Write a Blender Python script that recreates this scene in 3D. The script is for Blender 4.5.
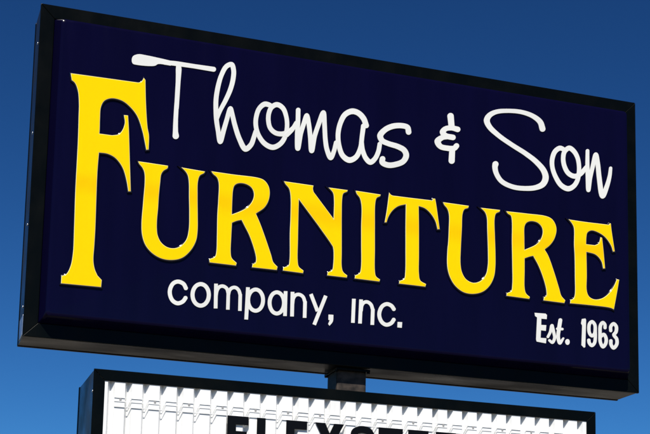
import bpy, bmesh, math
import numpy as np
from mathutils import Vector, Matrix

for o in list(bpy.data.objects):
    bpy.data.objects.remove(o, do_unlink=True)
scn = bpy.context.scene
col = scn.collection
R = math.radians

# ------------------------------------------------------------------ camera
GROUND_TO_SIGN = 4.41                      # underside of the big cabinet above the lot
CAM = Vector((-1.1327, -12.0387, GROUND_TO_SIGN - 2.8100))
FPX, CX, CY = 1408.683, 350.629, 452.174   # focal length and principal point, photo pixels (650 x 434 crop)
CROT = Matrix.Rotation(R(-18.89407), 3, 'Z') @ Matrix.Rotation(math.pi/2 + R(8.97614), 3, 'X') @ Matrix.Rotation(R(1.08661), 3, 'Z')
cd = bpy.data.cameras.new('camera')
cam = bpy.data.objects.new('camera', cd); col.objects.link(cam)
cam.matrix_world = Matrix.Translation(CAM) @ CROT.to_4x4()
cd.sensor_fit = 'HORIZONTAL'; cd.sensor_width = 36
cd.lens = FPX/650*36
cd.shift_x = (325-CX)/650; cd.shift_y = (CY-217)/650
cd.clip_end = 20000
scn.camera = cam

# ------------------------------------------------------------------ sky, sun, exposure
SUN_EL, SUN_AZ = 52.0, 22.0                # azimuth: degrees to the left of the sign's own normal
w = bpy.data.worlds.new('World'); scn.world = w; w.use_nodes = True
nt = w.node_tree; nt.nodes.clear()
sky = nt.nodes.new('ShaderNodeTexSky'); sky.sky_type = 'NISHITA'; sky.sun_disc = False
sky.sun_elevation = R(SUN_EL); sky.sun_rotation = R(180+SUN_AZ)
sky.altitude = 900; sky.air_density = 1.0; sky.dust_density = 0.05; sky.ozone_density = 4.0
bg = nt.nodes.new('ShaderNodeBackground'); bg.inputs['Strength'].default_value = 0.1
out = nt.nodes.new('ShaderNodeOutputWorld')
gam = nt.nodes.new('ShaderNodeGamma'); gam.inputs['Gamma'].default_value = 1.52      # deep, contrasty blue of the clear sky
tint = nt.nodes.new('ShaderNodeMix'); tint.data_type = 'RGBA'; tint.blend_type = 'MULTIPLY'; tint.inputs['Factor'].default_value = 1
tint.inputs['B'].default_value = (.084, .178, .230, 1)
nt.links.new(sky.outputs[0], gam.inputs[0]); nt.links.new(gam.outputs[0], tint.inputs['A'])
nt.links.new(tint.outputs['Result'], bg.inputs[0]); nt.links.new(bg.outputs[0], out.inputs[0])
sd = bpy.data.lights.new('sun', 'SUN'); sd.energy = 4.8; sd.angle = R(0.53); sd.color = (1.0, 0.95, 0.87)
sun = bpy.data.objects.new('sun', sd); col.objects.link(sun)
to_sun = Vector((-math.sin(R(SUN_AZ))*math.cos(R(SUN_EL)), -math.cos(R(SUN_AZ))*math.cos(R(SUN_EL)), math.sin(R(SUN_EL))))
sun.rotation_euler = to_sun.to_track_quat('Z', 'Y').to_euler()
sun.location = to_sun*60
vs = scn.view_settings
vs.view_transform = 'Standard'; vs.look = 'None'; vs.exposure = 0.4; vs.gamma = 1; vs.use_curve_mapping = False

# ------------------------------------------------------------------ materials
def mat(name, base, rough=.5, spec=.5, metal=0, noise=None, bump=None, rvar=None, coat=0):
    m = bpy.data.materials.new(name); m.use_nodes = True
    t = m.node_tree; b = t.nodes['Principled BSDF']
    b.inputs['Base Color'].default_value = (*base, 1); b.inputs['Roughness'].default_value = rough
    b.inputs['Specular IOR Level'].default_value = spec; b.inputs['Metallic'].default_value = metal
    b.inputs['Coat Weight'].default_value = coat
    tc = t.nodes.new('ShaderNodeTexCoord')
    geo = t.nodes.new('ShaderNodeNewGeometry')
    def nz(scale, det, stretch=(1, 1, 1)):
        mp = t.nodes.new('ShaderNodeMapping'); mp.inputs['Scale'].default_value = stretch
        n = t.nodes.new('ShaderNodeTexNoise'); n.inputs['Scale'].default_value = scale; n.inputs['Detail'].default_value = det
        t.links.new(geo.outputs['Position'], mp.inputs[0]); t.links.new(mp.outputs[0], n.inputs['Vector'])
        return n
    if noise:
        c2, scale, lo, hi, stretch = noise
        n = nz(scale, 6, stretch)
        mr = t.nodes.new('ShaderNodeMapRange'); mr.inputs[1].default_value = lo; mr.inputs[2].default_value = hi
        t.links.new(n.outputs[0], mr.inputs[0])
        mx = t.nodes.new('ShaderNodeMix'); mx.data_type = 'RGBA'
        mx.inputs['A'].default_value = (*base, 1); mx.inputs['B'].default_value = (*c2, 1)
        t.links.new(mr.outputs[0], mx.inputs['Factor']); t.links.new(mx.outputs['Result'], b.inputs['Base Color'])
    if rvar:
        scale, lo, hi, stretch = rvar
        n = nz(scale, 5, stretch)
        mr = t.nodes.new('ShaderNodeMapRange'); mr.inputs[1].default_value = .3; mr.inputs[2].default_value = .7
        mr.inputs[3].default_value = lo; mr.inputs[4].default_value = hi
        t.links.new(n.outputs[0], mr.inputs[0]); t.links.new(mr.outputs[0], b.inputs['Roughness'])
    if bump:
        scale, strength, dist, stretch = bump
        n = nz(scale, 4, stretch)
        bp = t.nodes.new('ShaderNodeBump'); bp.inputs['Strength'].default_value = strength; bp.inputs['Distance'].default_value = dist
        t.links.new(n.outputs[0], bp.inputs['Height']); t.links.new(bp.outputs[0], b.inputs['Normal'])
    return m

M = {}
M['frame'] = mat('black_painted_metal', (.0015, .0022, .0020), .45, .07, noise=((.0035, .004, .0032), 3, .45, .75, (1, 1, 1)),
                 rvar=(5, .2, .34, (1, 1, .4)), bump=(2.0, .15, .02, (1, 1, 1)))
M['body'] = mat('dusty_black_sheet', (.007, .007, .008), .34, .4, noise=((.016, .014, .0115), 2.2, .42, .7, (.35, 1, 1)),
                rvar=(3, .22, .5, (.4, 1, 1)), bump=(1.4, .25, .03, (.5, 1, 1)))
M['face'] = mat('navy_plastic', (.0021, .0016, .0145), .3, .10, noise=((.0025, .0019, .018), 1.2, .35, .7, (4, 1, .5)),
                rvar=(2, .08, .17, (5, 1, .6)), bump=(.9, .12, .03, (1, 1, 1)))
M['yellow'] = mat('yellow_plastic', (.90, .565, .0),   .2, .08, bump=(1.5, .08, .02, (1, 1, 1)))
M['yellow_edge'] = mat('pale_yellow_edge', (.84, .72, .34), .055, .9)  # pale letter walls, colour lightened for the glow through the plastic
M['flare'] = mat('glossy_navy_edge', (.0021, .0016, .0145), .13, .5)
M['white'] = mat('white_lettering', (.70, .70, .665), .35, .2, noise=((.63, .63, .60), 2.5, .4, .75, (1, 1, 1)))
M['board'] = mat('white_plastic_sheet', (.86, .86, .845), .3, .3, noise=((.74, .74, .72), 2.3, .42, .75, (2.2, .1, .25)))
M['rail'] = mat('track_plastic', (.84, .84, .825), .3, .4)
M['clip'] = mat('clip_grey', (.30, .30, .30), .45, .5)
M['letter'] = mat('black_letter_plastic', (.003, .003, .0035), .35, .12)
M['post'] = mat('brown_primed_steel', (.014, .012, .011), .6, .2, noise=((.06, .046, .037), 12, .35, .7, (1, 1, 1.5)), bump=(14, .2, .01, (1, 1, 1)))
M['steel'] = mat('galvanised_screw', (.75, .75, .74), .25, .5, 1)
M['ground'] = mat('dusty_concrete', (.15, .135, .11), .9, .3, noise=((.11, .10, .085), .35, .35, .7, (1, 1, 1)), bump=(60, .5, .01, (1, 1, 1)))
M['concrete'] = mat('concrete', (.34, .32, .29), .85, .3, noise=((.24, .225, .2), 4, .4, .7, (1, 1, 1)), bump=(30, .4, .01, (1, 1, 1)))

# level band painted into the yellow: shade of a bar behind the weathered plastic
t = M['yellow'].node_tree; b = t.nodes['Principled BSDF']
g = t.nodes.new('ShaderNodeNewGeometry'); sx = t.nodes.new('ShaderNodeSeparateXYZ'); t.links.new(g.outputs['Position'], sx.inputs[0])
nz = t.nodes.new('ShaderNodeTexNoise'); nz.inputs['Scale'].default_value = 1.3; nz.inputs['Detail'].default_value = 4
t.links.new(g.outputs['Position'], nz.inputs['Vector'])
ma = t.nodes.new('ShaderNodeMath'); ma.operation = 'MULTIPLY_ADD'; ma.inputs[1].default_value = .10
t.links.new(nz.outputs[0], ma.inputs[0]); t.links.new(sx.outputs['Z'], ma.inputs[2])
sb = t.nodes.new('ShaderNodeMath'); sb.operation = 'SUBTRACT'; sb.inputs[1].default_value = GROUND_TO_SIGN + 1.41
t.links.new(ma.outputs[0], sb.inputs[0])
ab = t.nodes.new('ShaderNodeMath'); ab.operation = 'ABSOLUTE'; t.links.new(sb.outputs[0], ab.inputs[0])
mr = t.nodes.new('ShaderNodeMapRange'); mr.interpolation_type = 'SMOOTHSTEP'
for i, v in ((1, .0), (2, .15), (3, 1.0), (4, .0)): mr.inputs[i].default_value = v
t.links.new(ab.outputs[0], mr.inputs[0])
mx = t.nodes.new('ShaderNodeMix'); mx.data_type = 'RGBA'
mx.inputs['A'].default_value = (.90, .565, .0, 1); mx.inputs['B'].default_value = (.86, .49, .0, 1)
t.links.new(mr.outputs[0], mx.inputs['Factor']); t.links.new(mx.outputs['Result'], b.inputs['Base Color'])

# ------------------------------------------------------------------ helpers
def link(name, me, m, parent=None, loc=None):
    o = bpy.data.objects.new(name, me); col.objects.link(o)
    for mm in (m if isinstance(m, (list, tuple)) else [m]):
        me.materials.append(mm)
    if loc is not None: o.location = loc
    if parent is not None:
        o.parent = parent
    return o
def thing(name, label, cat, loc, group=None):
    o = bpy.data.objects.new(name, None); col.objects.link(o)
    o.empty_display_size = .3; o.location = loc; o['label'] = label; o['category'] = cat
    if group: o['group'] = group
    return o
def tag(o, label, cat, group=None):
    o['label'] = label; o['category'] = cat
    if group: o['group'] = group
def prism(pts_front, y0, y1, bevel=0, off=Vector((0, 0, 0))):
    """polygon in x,z (counter-clockwise seen from -y) extruded from y0 to y1"""
    bm = bmesh.new()
    f = [bm.verts.new((x-off.x, y0-off.y, z-off.z)) for x, z in pts_front]
    k = [bm.verts.new((x-off.x, y1-off.y, z-off.z)) for x, z in pts_front]
    n = len(f)
    bm.faces.new(f); bm.faces.new(k[::-1])
    for i in range(n):
        bm.faces.new((f[i], k[i], k[(i+1) % n], f[(i+1) % n]))
    bmesh.ops.recalc_face_normals(bm, faces=bm.faces)
    if bevel:
        bmesh.ops.bevel(bm, geom=list(bm.edges), offset=bevel, segments=2, profile=.5, affect='EDGES')
    me = bpy.data.meshes.new('prism'); bm.to_mesh(me); bm.free()
    return me
def box(x0, x1, y0, y1, z0, z1, bevel=0, off=Vector((0, 0, 0))):
    return prism([(x0, z0), (x1, z0), (x1, z1), (x0, z1)], y0, y1, bevel, off)
def mesh(verts, faces, smooth=None):
    me = bpy.data.meshes.new('mesh'); me.from_pydata(verts, [], faces); me.update()
    return me

SW, SH, SD = 6.0, 3.037, .443              # big cabinet
Z0 = GROUND_TO_SIGN
FACE_Y, EMB = -.13, .018                   # front of the formed face, height of the embossed letters

def on_plane(px, py, y):
    d = CROT @ Vector(((px-CX)/FPX, -(py-CY)/FPX, -1))
    s = (y-CAM.y)/d.y
    p = CAM + d*s
    return p.x, p.z

# ------------------------------------------------------------------ ground
gm = bpy.data.meshes.new('ground'); bm = bmesh.new()
for v in ((-3000, -3000), (3000, -3000), (3000, 6000), (-3000, 6000)): bm.verts.new((*v, 0))
bm.faces.new(bm.verts); bm.to_mesh(gm); bm.free()
g = link('ground', gm, M['ground']); g['kind'] = 'structure'

# ------------------------------------------------------------------ mitred rails
def rails(parent, off, x0, x1, z0, z1, wd, yf, yb, m):
    e = .0012
    q = {'t': [(x0, z1), (x0+wd, z1-wd), (x1-wd, z1-wd), (x1, z1)], 'b': [(x0, z0), (x1, z0), (x1-wd, z0+wd), (x0+wd, z0+wd)],
         'l': [(x0, z0), (x0+wd, z0+wd), (x0+wd, z1-wd), (x0, z1)], 'r': [(x1, z0), (x1, z1), (x1-wd, z1-wd), (x1-wd, z0+wd)]}
    for k, pts in q.items():
        if k in 'lr': pts = [(x, z + (e if z < (z0+z1)/2 else -e)*1.6) for x, z in pts]
        link('retainer_rail', prism(pts, yf, yb, .004, off), m, parent)

def screw_mesh(r=.012):
    bm = bmesh.new()
    bmesh.ops.create_uvsphere(bm, u_segments=10, v_segments=6, radius=r)
    for v in bm.verts: v.co.x *= .5
    me = bpy.data.meshes.new('screw'); bm.to_mesh(me); bm.free(); me.shade_smooth()
    return me

# ------------------------------------------------------------------ post
POST_X = 3.02; PW = .29; POST_Y = .105
post = thing('sign_post', 'square brown steel post joining the navy sign to the board below', 'post', (POST_X, POST_Y+PW/2, 0))
po = Vector((POST_X, POST_Y+PW/2, 0))
def pbox(name, x0, x1, y0, y1, z0, z1, m, bev=.01):
    return link(name, box(x0, x1, y0, y1, z0, z1, bev, po), m, post)
pbox('post_tube', POST_X-PW/2, POST_X+PW/2, POST_Y, POST_Y+PW, .14, Z0-.012, M['post'], .015)
pl = pbox('top_plate', POST_X-.165, POST_X+.165, POST_Y-.05, POST_Y+PW+.03, Z0-.026, Z0-.004, M['frame'], .003)
for bx_ in (-.156, .156):
    for by_ in (POST_Y-.02, POST_Y+PW):
        bm = bmesh.new(); bmesh.ops.create_cone(bm, cap_ends=True, segments=6, radius1=.016, radius2=.016, depth=.014)
        me = bpy.data.meshes.new('bolt'); bm.to_mesh(me); bm.free()
        link('bolt', me, M['frame'], pl, Vector((POST_X+bx_, by_, Z0-.032))-po)
pbox('footing', POST_X-.45, POST_X+.45, POST_Y-.3, POST_Y+PW+.3, -.02, .15, M['concrete'], .02)

# ------------------------------------------------------------------ big sign
off = Vector((SW/2, SD/2, Z0))
sign = thing('sign_cabinet', 'large navy sign with yellow and white raised lettering in a black frame', 'sign', off)
RW = .125
rails(sign, off, 0, SW, Z0, Z0+SH, RW, 0, .03, M['frame'])
rails(sign, off, 0, SW, Z0, Z0+SH, RW, SD-.03, SD, M['frame'])
link('cabinet_body', box(.006, SW-.006, .028, SD-.028, Z0+.006, Z0+SH-.006, .003, off), M['body'], sign)
# formed pan face
DR = .055
def pan(x0, x1, z0, z1, yb, yf, dr, m, parent, off, sgn=1):
    # rings: base flange, base, rounded shoulder, front
    rings = [(-.03, yb), (0, yb), (dr*.2, yb+(yf-yb)*.25), (dr*.72, yb+(yf-yb)*.82), (dr*.86, yb+(yf-yb)*.94), (dr*1.06, yb+(yf-yb)*.99), (dr*1.35, yf)]
    vs_, fs = [], []
    NC = 7
    rad = [.005, .005, .012, .03, .035, .04, .04]
    for (ins, y), rr in zip(rings, rad):
        a0, a1, c0, c1 = x0+ins, x1-ins, z0+ins, z1-ins
        for (cx, cz, st) in ((a1-rr, c0+rr, -90), (a1-rr, c1-rr, 0), (a0+rr, c1-rr, 90), (a0+rr, c0+rr, 180)):
            for i in range(NC):
                a = R(st+90*i/(NC-1)); vs_.append((cx+rr*math.cos(a)-off.x, y-off.y, cz+rr*math.sin(a)-off.z))
    n = NC*4
    for r in range(len(rings)-1):
        for i in range(n):
            j = (i+1) % n; q = (r*n+i, r*n+j, (r+1)*n+j, (r+1)*n+i)
            fs.append(q if sgn > 0 else q[::-1])
    last = list(range((len(rings)-1)*n, len(rings)*n)); fs.append(last if sgn > 0 else last[::-1])
    me = mesh(vs_, fs); me.shade_smooth(); me.set_sharp_from_angle(angle=R(28))
    return link('face_panel', me, m, parent)
face = pan(RW, SW-RW, Z0+RW, Z0+SH-RW, .022, FACE_Y, DR, M['face'], sign, off)
pan(RW, SW-RW, Z0+RW, Z0+SH-RW, SD-.022, SD-FACE_Y, DR, M['face'], sign, off, -1)
sm = screw_mesh()
for zz in (.28, 1.02, 1.86, 2.7):
    s = link('screw', sm if not sm.materials else sm, M['steel'], sign, Vector((-.001, .10, Z0+zz))-off) if not sm.materials else None
    if s is None:
        s = bpy.data.objects.new('screw', sm); col.objects.link(s); s.parent = sign; s.location = Vector((-.001, .10, Z0+zz))-off
link('glint_plate', box(-.002, .012, .05, .30, Z0+.02, Z0+.20, .004, off), mat('glint_plate_metal', (.5, .52, .55), .3, .5, .9,  # plate added for the sun glint low on the cabinet's left side
     noise=((.12, .12, .13), 7, .5, .7, (1, 1, .6)), rvar=(6, .2, .5, (1, 1, 1))), sign)

# ------------------------------------------------------------------ lettering
def cr(pts, closed=True, sub=6):
    """pts: (x, y, corner, r). Catmull-Rom through the points, broken at corners"""
    n = len(pts); res = []
    rng = range(n) if closed else range(n-1)
    for i in rng:
        p1, p2 = pts[i], pts[(i+1) % n]
        if p1[2] and p2[2]:
            res.append((p1[0], p1[1], p1[3])); continue
        p0 = pts[i-1] if (closed or i > 0) else p1
        p3 = pts[(i+2) % n] if (closed or i+2 < n) else p2
        if p1[2]: p0 = p1
        if p2[2]: p3 = p2
        P0, P1, P2, P3 = (np.array(p[:2], float) for p in (p0, p1, p2, p3))
        t0 = 0.; t1 = t0+max(np.linalg.norm(P1-P0), 1e-6)**.5; t2 = t1+max(np.linalg.norm(P2-P1), 1e-6)**.5; t3 = t2+max(np.linalg.norm(P3-P2), 1e-6)**.5
        for k in range(sub):
            s = t1+(t2-t1)*k/sub
            if p1[2] or (not closed and i == 0): A1 = P1
            else: A1 = (t1-s)/(t1-t0)*P0+(s-t0)/(t1-t0)*P1
            A2 = (t2-s)/(t2-t1)*P1+(s-t1)/(t2-t1)*P2
            if p2[2] or (not closed and i+2 >= n): A3 = P2
            else: A3 = (t3-s)/(t3-t2)*P2+(s-t2)/(t3-t2)*P3
            B1 = A2 if A1 is P1 else (t2-s)/(t2-t0)*A1+(s-t0)/(t2-t0)*A2
            B2 = A2 if A3 is P2 else (t3-s)/(t3-t1)*A2+(s-t1)/(t3-t1)*A3
            Cc = (t2-s)/(t2-t1)*B1+(s-t1)/(t2-t1)*B2
            res.append((Cc[0], Cc[1], p1[3]+(p2[3]-p1[3])*k/sub))
    if not closed: res.append((pts[-1][0], pts[-1][1], pts[-1][3]))
    return res

CROP = {'A': (60, 66, 6.5), 'B': (60, 126, 6.5), 'C': (50, 230, 6.5), 'D': (130, 155), 'E': (130, 205), 'F': (205, 165), 'G': (205, 215),
        'H': (280, 175), 'I': (280, 225), 'J': (350, 185), 'K': (350, 235), 'L': (425, 195), 'M': (425, 240), 'N': (500, 200), 'O': (500, 250),
        'P': (550, 210), 'Q': (550, 255), 'R': (125, 50), 'S': (155, 90), 'T': (205, 55), 'U': (205, 95), 'V': (270, 95), 'W': (330, 110),
        'X': (425, 105), 'Y': (478, 100), 'Z': (478, 140), 'a': (535, 140), 'b': (160, 270), 'c': (240, 275), 'd': (320, 280),
        'e': (530, 305, 9.64), 'f': (575, 310, 9.64)}
def parse(s, rdef=2.5):
    """'A 68,45* 70,80 B 10,20:3' -> photo-pixel points; * marks a corner, :r a stroke radius"""
    pts = []; ox = oy = 0; sc = 1
    for tk in s.split():
        if tk in CROP:
            c = CROP[tk]; ox, oy = c[0], c[1]; sc = c[2] if len(c) > 2 else 650/90; continue
        r = rdef; cn = '*' in tk; tk = tk.replace('*', '')
        if ':' in tk: tk, rr = tk.split(':'); r = float(rr)
        x, y = tk.split(','); pts.append((ox+float(x)/sc, oy+float(y)/sc, cn, r)); rdef = r
    return pts

def solid(loops, y_back, thick, bevel, mats, parent, poff, name='letter', res=4, grow=None):
    """closed loops in world x,z -> raised solid standing on the plane y_back"""
    cx = sum(p[0] for p in loops[0])/len(loops[0]); cz = min(p[1] for p in loops[0])
    cu = bpy.data.curves.new('outline', 'CURVE'); cu.dimensions = '2D'; cu.fill_mode = 'BOTH'
    cu.extrude = max(thick/2-bevel, .0005); cu.bevel_depth = bevel; cu.bevel_resolution = res; cu.offset = -bevel if grow is None else grow-bevel
    for lp in loops:
        sp = cu.splines.new('POLY'); sp.points.add(len(lp)-1); sp.use_cyclic_u = True
        for p, q in zip(sp.points, lp): p.co = (q[0]-cx, q[1]-cz, 0, 1)
    tmp = bpy.data.objects.new('outline', cu); col.objects.link(tmp)
    dg = bpy.context.evaluated_depsgraph_get()
    me = bpy.data.meshes.new_from_object(tmp.evaluated_get(dg))
    bpy.data.objects.remove(tmp); bpy.data.curves.remove(cu)
    me.transform(Matrix.Translation((0, -thick/2, 0)) @ Matrix.Rotation(math.pi/2, 4, 'X'))
    bm = bmesh.new(); bm.from_mesh(me); bmesh.ops.remove_doubles(bm, verts=bm.verts, dist=1e-5)
    bm.to_mesh(me); bm.free()
    me.materials.clear()
    me.shade_smooth(); me.set_sharp_from_angle(angle=R(32))
    bm = bmesh.new(); bm.from_mesh(me); bm.normal_update()
    for e_ in bm.edges:                                   # the flat front keeps its own flat shading
        if len(e_.link_faces) == 2 and sum(f.normal.y < -.999 for f in e_.link_faces) == 1: e_.smooth = False
    bm.to_mesh(me); bm.free()
    ms = mats if isinstance(mats, (list, tuple)) else [mats]
    if len(ms) > 1:
        for p in me.polygons: p.material_index = 0 if p.normal.y < -.93 else 1
    else:
        for p in me.polygons: p.material_index = 0
    return link(name, me, ms, parent, Vector((cx, y_back, cz))-poff)

def clean(lp, tol=1e-4):
    r = []
    for p in lp:
        if not r or (p[0]-r[-1][0])**2+(p[1]-r[-1][1])**2 > tol: r.append(p)
    if (r[0][0]-r[-1][0])**2+(r[0][1]-r[-1][1])**2 <= tol: r.pop()
    return r

YEL = [
 # F
 ["A 68,45* 510,106* 528,100 545,74* 557,90* 561,250 571,400 B 580,60 578,155* 560,157* 545,80 535,35 A 500,325 450,262 400,226 335,212 290,228 268,268 262,340 B 260,20 258,48* 340,59* 380,52 A 402,420 420,370 414,317* 444,320* 449,400 B 455,200 462,427* 443,427* 430,350 405,270 360,210 310,183 255,175* 245,300 C 296,0 290,100 284,200 293,255 310,295* 338,325* 334,374* 70,349* 73,298* 105,285 132,235 148,150 155,0 B 98,429 115,100 A 120,330 122,240 115,160 97,112 75,92*"],
 # U
 ["D 56,43* 277,76* 273,97 245,115 228,140 220,200 210,300 E 205,20 197,110 196,170 202,220 227,270 270,303 320,311 365,295 405,250 423,180 427,60 D 425,300 424,200 416,148 398,118 366,87* 545,118* 536,133 507,150 493,190 490,300 E 491,60 490,190 478,262 440,330 380,383 310,400 230,390 160,350 110,290 86,215 82,130 92,0 D 97,300 105,200 103,130 90,95 66,65"],
 # R
 ["F 43,43* 200,66 390,92 430,110 460,150 470,200 460,260 430,310 370,352* G 400,60 440,170 480,290 495,340 526,374* 520,400* 338,380* 343,352* 362,345 368,320 360,270 320,150 285,80 264,38* 230,45 197,58* 192,150 188,275 195,310 231,346* 225,368* 33,345* 28,318* 70,300 80,270 85,150 F 88,361 95,250 98,130 86,92 58,66",
  "F 205,180 215,150 240,135 290,138 335,165 352,205 345,250 310,300 260,330 196,355* 199,260"],
 # N
 ["H 26,43* 245,75* 240,98 245,122* 386,312* 389,180 382,130 346,88* 492,108* 487,121 460,135 452,165 448,300 I 448,68 448,200 448,300 458,338 488,364* 484,383* 340,366* 344,340* 375,325 383,290 383,165 370,140 272,0* H 138,180* 135,300 I 132,100 130,260 138,300 172,329* 168,351* 20,331* 23,306* 60,290 68,250 70,60 H 75,300 75,150 65,100 40,68"],
 # I
 ["J 39,39* 225,68* 219,82 195,95 185,130 182,300 K 182,100 182,260 190,298 219,321* 214,339* 33,316* 36,291* 68,275 78,240 80,60 J 80,300 82,150 70,95 48,65"],
 # T
 ["J 282,50* 300,71 350,80 595,110* 597,96* 617,98* 624,135 650,321* 632,322* 615,260 580,205 540,170 498,155* 500,300 K 500,150 500,280 510,328 552,354* 546,376* 353,353* 356,331* 390,315 398,270 400,100 J 400,300 402,142* 350,155 310,185 280,230 266,272* 249,272* 265,180"],
 # U
 ["L 128,50* 319,77* 313,95 287,105 274,135 268,250 M 261,60 259,175 270,235 300,284 350,308 400,295 438,250 453,180 454,100 L 449,250 445,160 432,125 397,90* 545,107* 540,122 515,135 505,170 507,300 M 511,100 510,200 500,268 470,330 420,375 350,392 280,380 220,335 180,270 160,190 162,60 L 166,350 171,250 172,140 160,100 140,75"],
 # R
 ["N 42,79* 200,97 330,114 375,135 402,175 410,220 395,280 365,325 325,358* O 350,40 390,150 430,280 445,330 474,364* 466,386* 313,366* 317,340* 333,330 335,300 320,230 280,120 240,45* 215,50 180,62* 180,150 180,275 190,313 218,339* 213,356* 46,333* 48,311* 80,295 88,250 88,100 N 85,300 85,150 78,115 58,101",
  "N 180,190 195,165 225,155 270,165 300,195 308,230 295,280 260,320 179,358* 178,280"],
 # E
 ["P 131,66* 250,84 425,105* 432,94* 441,97* 447,150 470,301* 455,303* 440,258 400,200 350,165 300,150 272,165 265,195 263,246* 325,253* 350,240 360,215 364,194* 378,200* 389,300 400,424* 384,425* 370,370 330,325 265,305* 267,400 Q 268,150 268,260 285,300 325,320 380,310 430,270 460,225 483,173* 502,178* 490,250 463,397* 440,385 300,366 144,351* 148,322* 167,315 178,290 179,150 P 177,325 173,250 172,130 162,105 148,85"],
]
for loops in YEL:
    ls = []
    for s in loops:
        pp = clean([(x, y) for x, y, r in cr(parse(s))], .02)
        ls.append([on_plane(x, y, FACE_Y-EMB) for x, y in pp])
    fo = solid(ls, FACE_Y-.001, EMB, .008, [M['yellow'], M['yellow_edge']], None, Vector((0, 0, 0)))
    # the formed foot of the letter: a rounded navy flare where the wall runs out into the face
    ft = solid(ls, FACE_Y+.004, .016, .0115, M['flare'], None, Vector((0, 0, 0)), 'flare', 5, .0105)
    bm = bmesh.new(); bm.from_mesh(ft.data)
    for f in bm.faces: f.material_index = 2
    bmesh.ops.translate(bm, verts=bm.verts, vec=ft.location-fo.location)
    bm.from_mesh(fo.data); bm.to_mesh(fo.data); bm.free()
    fo.data.materials.append(M['flare']); bpy.data.objects.remove(ft)
    fo.parent = face; fo.location -= off

def contours(D, x0, y0, st):
    """marching squares at zero, inside negative -> closed loops"""
    nyy, nxx = D.shape; seg = {}
    ins = D < 0
    code = (ins[:-1, :-1]*1+ins[:-1, 1:]*2+ins[1:, 1:]*4+ins[1:, :-1]*8)
    TB = {1: [(3, 0)], 2: [(0, 1)], 3: [(3, 1)], 4: [(1, 2)], 5: [(3, 2), (1, 0)], 6: [(0, 2)], 7: [(3, 2)], 8: [(2, 3)], 9: [(2, 0)],
          10: [(2, 1), (0, 3)], 11: [(2, 1)], 12: [(1, 3)], 13: [(1, 0)], 14: [(0, 3)]}
    pos = {}
    def ed(j, i, e):
        if e == 0: k = (j, i, 0); a, b_ = D[j, i], D[j, i+1]; tt = a/(a-b_); p = (i+tt, j)
        elif e == 2: k = (j+1, i, 0); a, b_ = D[j+1, i], D[j+1, i+1]; tt = a/(a-b_); p = (i+tt, j+1)
        elif e == 3: k = (j, i, 1); a, b_ = D[j, i], D[j+1, i]; tt = a/(a-b_); p = (i, j+tt)
        else: k = (j, i+1, 1); a, b_ = D[j, i+1], D[j+1, i+1]; tt = a/(a-b_); p = (i+1, j+tt)
        pos[k] = (x0+p[0]*st, y0+p[1]*st); return k
    for j, i in zip(*np.nonzero((code > 0) & (code < 15))):
        for a, b_ in TB[int(code[j, i])]: seg[ed(j, i, a)] = ed(j, i, b_)
    loops = []
    while seg:
        k0, k = seg.popitem(); lp = [pos[k0]]
        while k != k0 and k in seg: lp.append(pos[k]); k = seg.pop(k)
        if len(lp) > 12: loops.append(lp)
    return loops
def rdp(p, tol):
    p = np.array(p); keep = np.zeros(len(p), bool)
    far = int(np.argmax(((p-p[0])**2).sum(1))); keep[[0, far]] = True
    P = np.vstack([p, p[:1]])
    st = [(0, far), (far, len(p))]
    while st:
        a, b_ = st.pop()
        if b_-a < 2: continue
        d = P[b_]-P[a]; L = np.hypot(*d)+1e-9; q = P[a+1:b_]-P[a]
        h = np.abs(q[:, 0]*d[1]-q[:, 1]*d[0])/L; m_ = int(h.argmax())
        if h[m_] > tol: keep[a+1+m_] = True; st += [(a, a+1+m_), (a+1+m_, b_)]
    return [tuple(v) for v in p[keep]]

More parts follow.
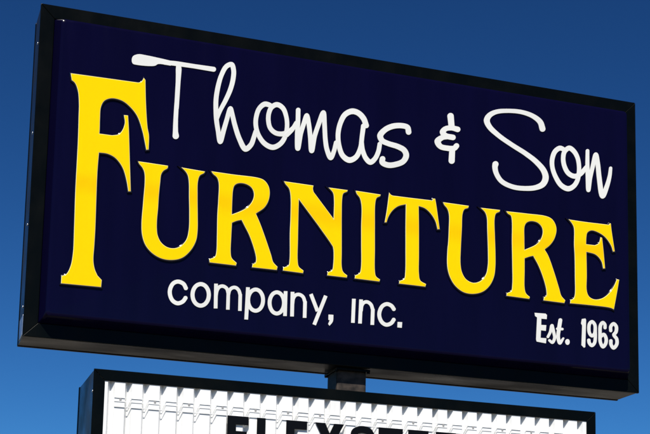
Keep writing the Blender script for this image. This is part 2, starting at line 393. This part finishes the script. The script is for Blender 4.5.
def glyph(items, thick, bevel, m, k=0, rdef=2.5):
    """items: ('r'|'b'|'o'|'p', trace): round stroke, butt stroke, closed ring stroke, filled polygon"""
    prims = []; allp = []
    for kind, s in items:
        pts = parse(s, rdef)
        if kind == 'p': c = cr(pts, True, 5)
        elif kind == 'o': c = cr(pts, True, 6); c.append(c[0])
        else: c = cr(pts, False, 6)
        prims.append((kind, c)); allp += c
    mxr = max(p[2] for p in allp)+1
    x0 = min(p[0] for p in allp)-mxr; x1 = max(p[0] for p in allp)+mxr
    y0 = min(p[1] for p in allp)-mxr; y1 = max(p[1] for p in allp)+mxr
    st = .16
    X, Y = np.meshgrid(np.arange(x0, x1, st), np.arange(y0, y1, st))
    D = np.full(X.shape, 9.)
    for kind, c in prims:
        if kind == 'p':
            ins = np.zeros(X.shape, bool); dm = np.full(X.shape, 9.)
            for (ax, ay, _), (bx2, by2, _) in zip(c, c[1:]+c[:1]):
                cond = ((ay > Y) != (by2 > Y))
                xx = (bx2-ax)*(Y-ay)/((by2-ay) if by2 != ay else 1e-9)+ax
                ins ^= cond & (X < xx)
                dx, dy = bx2-ax, by2-ay; L2 = dx*dx+dy*dy+1e-9
                tt = np.clip(((X-ax)*dx+(Y-ay)*dy)/L2, 0, 1)
                dm = np.minimum(dm, np.hypot(X-ax-tt*dx, Y-ay-tt*dy))
            D = np.minimum(D, np.where(ins, -dm, dm)-.15)
        else:
            ns = len(c)-1
            for i in range(ns):
                ax, ay, ar = c[i]; bx2, by2, br = c[i+1]
                dx, dy = bx2-ax, by2-ay; L2 = dx*dx+dy*dy+1e-9
                t0 = ((X-ax)*dx+(Y-ay)*dy)/L2; tt = np.clip(t0, 0, 1)
                d = np.hypot(X-ax-tt*dx, Y-ay-tt*dy)-(ar+(br-ar)*tt)
                if kind == 'b' and i == 0: d = np.maximum(d, -t0*math.sqrt(L2))
                if kind == 'b' and i == ns-1: d = np.maximum(d, (t0-1)*math.sqrt(L2))
                D = np.minimum(D, d)
    th = thick+(k % 2)*.0008
    loops = [rdp(l, .035) for l in contours(D, x0, y0, st)]
    loops.sort(key=lambda l: -(max(p[0] for p in l)-min(p[0] for p in l)))
    o = solid([[on_plane(x, y, FACE_Y-th) for x, y in l] for l in loops], FACE_Y-.0005, th, bevel, m, None, Vector((0, 0, 0)))
    o.parent = face; o.location -= off
    return o

SCRIPT = [
 # T
 [('p', "R 50,78 58,46 95,31 160,40 262,62 330,78* 330,112* 240,100 218,112 185,115 85,106 58,98"), ('r', "R 290,90:2.28 365,97:2.38 500,117:2.18 640,139:2.48"),
  ('r', "R 387,108:2.38 388,140:2.88 384,230:2.38 372,420:2.28 S 157,90:2.18 150,210:2.28 148,300:2.58 150,332:3.18")],
 # h
 [('r', "U 86,178:1.68 T 108,405:2.08 150,325:2.28 183,250:2.38 203,175:2.38 207,110:2.38 192,68:2.48 155,82:2.38 117,150:2.28 93,235:2.38 80,320:2.38 U 79,105:2.38 83,180:2.38 95,260:2.28 110,337:2.48 U 135,255:2.38 160,170:2.28 184,97:2.28 197,140:2.28 215,215:2.38 250,320:2.48 292,390:2.78 332,360:2.48 355,300:2.28 366,262:2.08")],
 # o
 [('r', "U 485,82:2.08 460,70:2.48 430,66:2.58 392,98:2.38 370,160:2.28 368,225:2.28 388,292:2.28 432,352:2.48 490,378:2.68 545,352:2.48 580,298:2.28 593,230:2.18 588,160:2.18 563,95:2.38 520,69:2.58 482,88:2.38 462,130:2.28 458,185:2.28 472,240:2.28 510,274:2.38 560,281:2.48 605,266:2.38 640,236:2.28")],
 # m
 [('r', "V 122,288:2.28 160,250:2.18 190,200:1.98"),
  ('r', "V 204,108:2.28 202,200:2.28 197,290:2.28 201,385:2.58 V 222,280:2.28 245,205:2.28 266,147:2.18 282,220:2.28 292,310:2.28 301,402:2.58 V 322,300:2.28 352,210:2.28 386,127:2.38 394,210:2.28 400,320:2.28 412,395:2.38 W 5,345:2.48 28,300:2.18 44,235:2.08")],
 # a
 [('r', "W 262,112:2.68 243,62:2.78 205,22:2.78 160,9:2.88 110,32:2.68 77,90:2.48 59,170:2.38 65,255:2.38 92,330:2.58 140,362:2.88 188,340:2.58 220,275:2.28 232,190:2.28 242,115:2.38"),
  ('r', "W 228,225:2.18 236,290:2.28 260,350:2.48 292,377:2.68 325,352:2.38 350,300:2.28 360,245:2.18")],
 # s
 [('r', "W 568,159:2.78 560,126:2.68 520,113:2.68 450,118:2.78 395,145:2.78 363,185:2.98 376,220:2.68 420,242:2.58 490,264:2.68 535,290:2.78 551,328:2.88 530,370:2.78 480,392:2.78 420,398:2.78 378,378:2.78 380,353:2.78")],
 # &
 [('r', "X 185,80:3.18 192,150:2.98"), ('r', "X 236,176:2.78 195,166:2.48 150,171:2.58 128,196:2.88 150,222:2.68 202,234:2.78"),
  ('r', "X 170,228:2.48 125,235:2.58 92,262:3.18 110,298:2.68 160,312:2.68 212,312:2.68 228,295:2.68"), ('r', "X 197,320:2.88 193,403:3.08")],
 # S
 [('r', "Y 466,208:2.98 450,160:2.78 400,118:2.38 320,88:2.18 220,78:2.08 130,86:2.28 82,112:2.68 64,147:2.98 82,192:2.68 150,257:2.38 250,327:2.28 Z 340,95:2.38 420,157:2.58 475,222:2.88 489,275:3.08 470,318:2.98 420,343:2.58 340,350:2.38 250,338:2.38 170,298:2.38 132,240:2.48 123,195:2.68 127,174:2.98")],
 # o
 [('r', "a 218,78:1.98 200,64:2.28 178,59:2.48 146,82:2.38 126,132:2.28 125,192:2.18 147,262:2.28 190,328:2.48 240,352:2.68 280,333:2.38 308,288:2.18 319,210:2.08 308,130:2.18 280,80:2.38 247,58:2.48 215,82:2.28 204,130:2.18 213,190:2.28 241,240:2.38 285,262:2.48 325,248:2.38 375,192:2.08")],
 # n
 [('r', "a 380,78:1.78 379,170:1.98 382,280:2.08 386,362:2.08 399,275:1.98 418,190:2.08 440,105:2.18 453,165:2.28 464,270:2.38 488,405:2.58 518,340:2.28 540,260:1.88 547,203:1.58")],
]
for k, it in enumerate(SCRIPT): glyph(it, .006, .0012, M['white'], k)

def ring(c, x, y, rx, ry, r):
    return ('o', c+' '+' '.join('%.1f,%.1f:%.2f' % (x+rx*math.cos(a), y+ry*math.sin(a), r) for a in [2*math.pi*i/12 for i in range(12)]))
SMALL = [
 [('b', "b 190,138:2.03 170,101 130,84 95,98 73,140 73,182 92,222 127,241 165,228 188,197")],
 [ring('b', 294, 180, 59, 78, 2.03)],
 [('b', "b 405,99:1.88* 402,278*"), ('r', "b 405,185:1.73 412,148 430,122 455,117 482,134 494,172"), ('b', "b 494,160:1.78 490,287"),
  ('r', "b 494,180:1.73 502,148 520,130 545,127 568,146 580,182"), ('b', "b 580,175:1.78 577,296")],
 [('b', "c 58,89:1.88* 45,322*"), ring('c', 113, 182, 54, 77, 1.93)],
 [ring('c', 266, 202, 52, 77, 1.93), ('b', "c 330,117:1.83* 325,297*")],
 [('b', "c 380,122:1.88* 376,300*"), ('r', "c 380,205:1.73 385,170 402,146 427,141 455,158 470,198"), ('b', "c 470,190:1.83 467,310")],
 [('b', "c 512,138:1.83* 560,262*"), ('b', "c 620,150:1.83* 536,360*")],
 [('p', "d 63,251* 96,253* 92,300 69,330* 60,318* 72,290* 62,288*")],
 [('b', "d 245,136:1.83* 238,310*")],
 [('b', "d 297,141:1.83* 289,315*"), ('r', "d 297,220:1.73 302,185 318,163 342,159 368,178 382,217"), ('b', "d 382,210:1.83 378,325")],
 [('b', "d 537,216:1.93 515,186 482,174 450,190 430,232 431,272 450,308 480,324 515,312 536,282")],
 [('p', "d 562,304* 593,306* 590,345* 560,342*")],
 # Est. 1963
 [('p', "e 46,77* 150,85* 163,98* 160,136* 108,131* 107,194* 156,196* 152,249* 105,243* 101,318* 157,322* 153,369* 65,352* 60,330* 70,120* 50,106*")],
 [('r', "e 213,200:1.7 228,260:1.6 238,320:1.5 216,362:1.5 188,342:1.3"), ('r', "e 210,205:1.7 196,262:1.4 173,308:1.3"), ('r', "e 236,330:1.0 256,305:1.0")],
 [('r', "e 293,147:1.9 280,230:1.9 272,310:1.8 288,366:1.8 322,322:1.0"), ('r', "e 264,230:1.3 312,233:1.3")],
 [('o', "e 362,347:1.9 365,357 362,367 358,357")],
 [('p', "f 68,88* 100,84* 106,96* 98,358* 86,363* 64,340* 70,150* 60,130*")],
 [('o', "f 165,113:1.65 190,140 196,185 188,232 165,250 142,228 134,180 142,132"), ('r', "f 195,180:1.6 197,260 188,320 163,343:1.7 138,318 134,292")],
 [('r', "f 290,172:1.6 288,140 268,122:1.7 247,148 242,240 246,315 270,356:1.7 296,325 300,275 278,236 250,255")],
 [('r', "f 345,200:1.6 346,160 372,133:1.7 398,160 396,212 376,241 402,280 403,332 372,367:1.7 348,335 347,298")],
]
for k, it in enumerate(SMALL): glyph(it, .005, .001, M['white'], k)

# ------------------------------------------------------------------ changeable letter board below
LX, LY, LZ, LW, LD = .613, -.056, Z0-.2404, 4.868, .90
LH = 1.75; LR = .10
loff = Vector((LX+LW/2, LY+LD/2, LZ-LH))
board = thing('letter_board', 'white corrugated message board in a black frame under the navy sign', 'message board', loff)
rails(board, loff, LX, LX+LW, LZ-LH, LZ, LR, LY, LY+.006, M['frame'])
rails(board, loff, LX, LX+LW, LZ-LH, LZ, LR, LY+LD-.03, LY+LD, M['frame'])
for args in ((LX+.006, LX+LW-.006, LY+.1, LY+LD-.034, LZ-LH+.006, LZ-.006),):
    link('cabinet_body', box(*args, .003, loff), M['body'], board)
# side skins in front of the body
for a, b_ in ((LX+.006, LX+.03), (LX+LW-.03, LX+LW-.006)):
    link('side_skin', box(a, b_, LY+.0068, LY+.099, LZ-LH+.008, LZ-.008, .002, loff), M['body'], board)
link('top_skin', box(LX+.031, LX+LW-.031, LY+.0068, LY+.099, LZ-.03, LZ-.007, .002, loff), M['body'], board)
link('bottom_skin', box(LX+.031, LX+LW-.031, LY+.0068, LY+.099, LZ-LH+.007, LZ-LH+.03, .002, loff), M['body'], board)
# corrugated sheet
FY = LY+.0075; RD = .049
xr0 = on_plane(125.5, 383, FY)[0]; xr1 = on_plane(577, 421, FY)[0]
PITCH = (xr1-xr0)/29
FL, SL = .60*PITCH, .17*PITCH
def profile(extra=0):
    pts = []
    for i in range(-2, 32):
        xr = xr0+i*PITCH
        pts += [(xr-FL, FY-extra), (xr, FY-extra), (xr+SL, FY+RD-extra), (xr+PITCH-FL-SL, FY+RD-extra)]
    lo, hi = LX+.034, LX+LW-.034
    res = []
    for (xa, ya), (xb, yb_) in zip(pts, pts[1:]):
        for xx, yy in ((xa, ya),):
            if lo <= xx <= hi: res.append((xx, yy))
        for lim in (lo, hi):
            if xa < lim < xb: res.append((lim, ya+(yb_-ya)*(lim-xa)/(xb-xa)))
    res.sort(); return res
def strip(prof, z0, z1, off, thick=0):
    vs_ = []; fs = []
    for x, y in prof: vs_ += [(x-off.x, y-off.y, z0-off.z), (x-off.x, y-off.y, z1-off.z)]
    n = len(prof)
    for i in range(n-1): fs.append((2*i, 2*i+2, 2*i+3, 2*i+1))
    if thick:
        base = 2*n
        for x, y in prof: vs_ += [(x-off.x, y+thick-off.y, z0-off.z), (x-off.x, y+thick-off.y, z1-off.z)]
        for i in range(n-1):
            fs.append((base+2*i, base+2*i+1, base+2*i+3, base+2*i+2))
            fs.append((2*i, base+2*i, base+2*i+2, 2*i+2)); fs.append((2*i+1, 2*i+3, base+2*i+3, base+2*i+1))
        fs.append((0, 1, base+1, base)); e = 2*n-2; fs.append((e, base+e, base+e+1, e+1))
    return mesh(vs_, fs)
sheet = link('corrugated_sheet', strip(profile(), LZ-LH+.031, LZ-.031, loff, .003), M['board'], board)
# slim white letter rails that bridge the ribs; their shadows drop into the valleys
ROW = .46
ztop = on_plane(228, 406.4, FY)[1]
clipm = box(-.010, .010, -.006, 0, -.011, .011, .002)
clipm.materials.append(M['clip'])
for r in range(4):
    zt = ztop-r*ROW
    if zt < LZ-LH+.15: break
    for dz, hh, pr in ((0, .004, .007), (-.030, .007, .005), (-.080, .005, .009)):
        link('letter_rail', box(xr0-FL, LX+LW-LR-.004, FY-pr, FY-.0003, zt+dz-hh, zt+dz, .0008, loff), M['rail'], sheet)
    for i in range(0, 30):
        if i % 2: continue
        c = bpy.data.objects.new('clip', clipm); col.objects.link(c); c.parent = sheet
        c.location = Vector((xr0+i*PITCH-FL*.42, FY-.0005, zt-.017))-loff
for zz in (.19, .9, 1.5):
    s = bpy.data.objects.new('screw', sm); col.objects.link(s); s.parent = board; s.location = Vector((LX+.004, LY+.05, LZ-zz))-loff

# ------------------------------------------------------------------ black letters hung on the board
LET_H = .335; LET_Y = FY-.014
def lx(px): return on_plane(px, 420, LET_Y)[0]
z_let = on_plane(228, 415.4, LET_Y)[1]
T_ = .078
def poly_letter(ch, x0, x1):
    h = LET_H; wd = x1-x0; t_ = T_; a = t_*.98
    P = lambda pts: [(x0+x, z_let-h+z) for x, z in pts]
    if ch == 'F': return [P([(0, 0), (t_, 0), (t_, .13), (wd*.93, .13), (wd*.93, .13+a*.92), (t_, .13+a*.92), (t_, h-a), (wd, h-a), (wd, h), (0, h)])]
    if ch == 'E': return [P([(0, 0), (wd, 0), (wd, a), (t_, a), (t_, h/2-a/2), (wd*.93, h/2-a/2), (wd*.93, h/2+a/2), (t_, h/2+a/2), (t_, h-a), (wd, h-a), (wd, h), (0, h)])]
    if ch == 'L': return [P([(0, 0), (wd, 0), (wd, a), (t_, a), (t_, h), (0, h)])]
    if ch == 'T': c = wd/2; return [P([(c-t_/2, 0), (c+t_/2, 0), (c+t_/2, h-a), (wd, h-a), (wd, h), (0, h), (0, h-a), (c-t_/2, h-a)])]
    if ch == 'X':
        s = t_*1.2; c = wd/2; q = h/2
        return [P([(0, 0), (s, 0), (c, q-.075), (wd-s, 0), (wd, 0), (c+s*.52, q), (wd, h), (wd-s, h), (c, q+.075), (s, h), (0, h), (c-s*.52, q)])]
    if ch == 'S':
        cl = [(.93, .74), (.80, .86), (.5, .90), (.2, .82), (.17, .70), (.30, .58), (.62, .46), (.83, .34), (.82, .19), (.5, .10), (.2, .14), (.07, .27)]
        c = cr([(x*wd, z*h, False, t_*.42) for x, z in cl], False, 6)
        left, right = [], []
        for i, (x, z, r) in enumerate(c):
            a_ = c[max(i-1, 0)]; b2 = c[min(i+1, len(c)-1)]
            dx, dz = b2[0]-a_[0], b2[1]-a_[1]; L = math.hypot(dx, dz)+1e-9
            left.append((x-dz/L*r, z+dx/L*r)); right.append((x+dz/L*r, z-dx/L*r))
        return [P(left+right[::-1])]
WORD = [('F', 227.5, 248.6, 'block capital F at the head of the word'), ('L', 257.1, 279, 'block capital L between the F and the first E'),
        ('E', 286.4, 307.2, 'block capital E between the L and the X'), ('X', 315.5, 344.2, 'block capital X beside the letter S'),
        ('S', 350.6, 373.4, 'rounded capital S between the X and the T'), ('T', 378.8, 403, 'block capital T beside the letter S'),
        ('E', 408.4, 428.6, 'block capital E standing right beside the T'), ('E', 436, 456, 'block capital E, second of the two after the T'),
        ('L', 463.6, 484, 'block capital L closing the word')]
for ch, a, b_, txt in WORD:
    o = solid(poly_letter(ch, lx(a), lx(b_)), LET_Y+.004, .007, .001, M['letter'], None, Vector((0, 0, 0)), 'sign_letter', 1)
    tag(o, 'black plastic '+txt+' on the white board', 'letter', 'black letters hung on the message board')
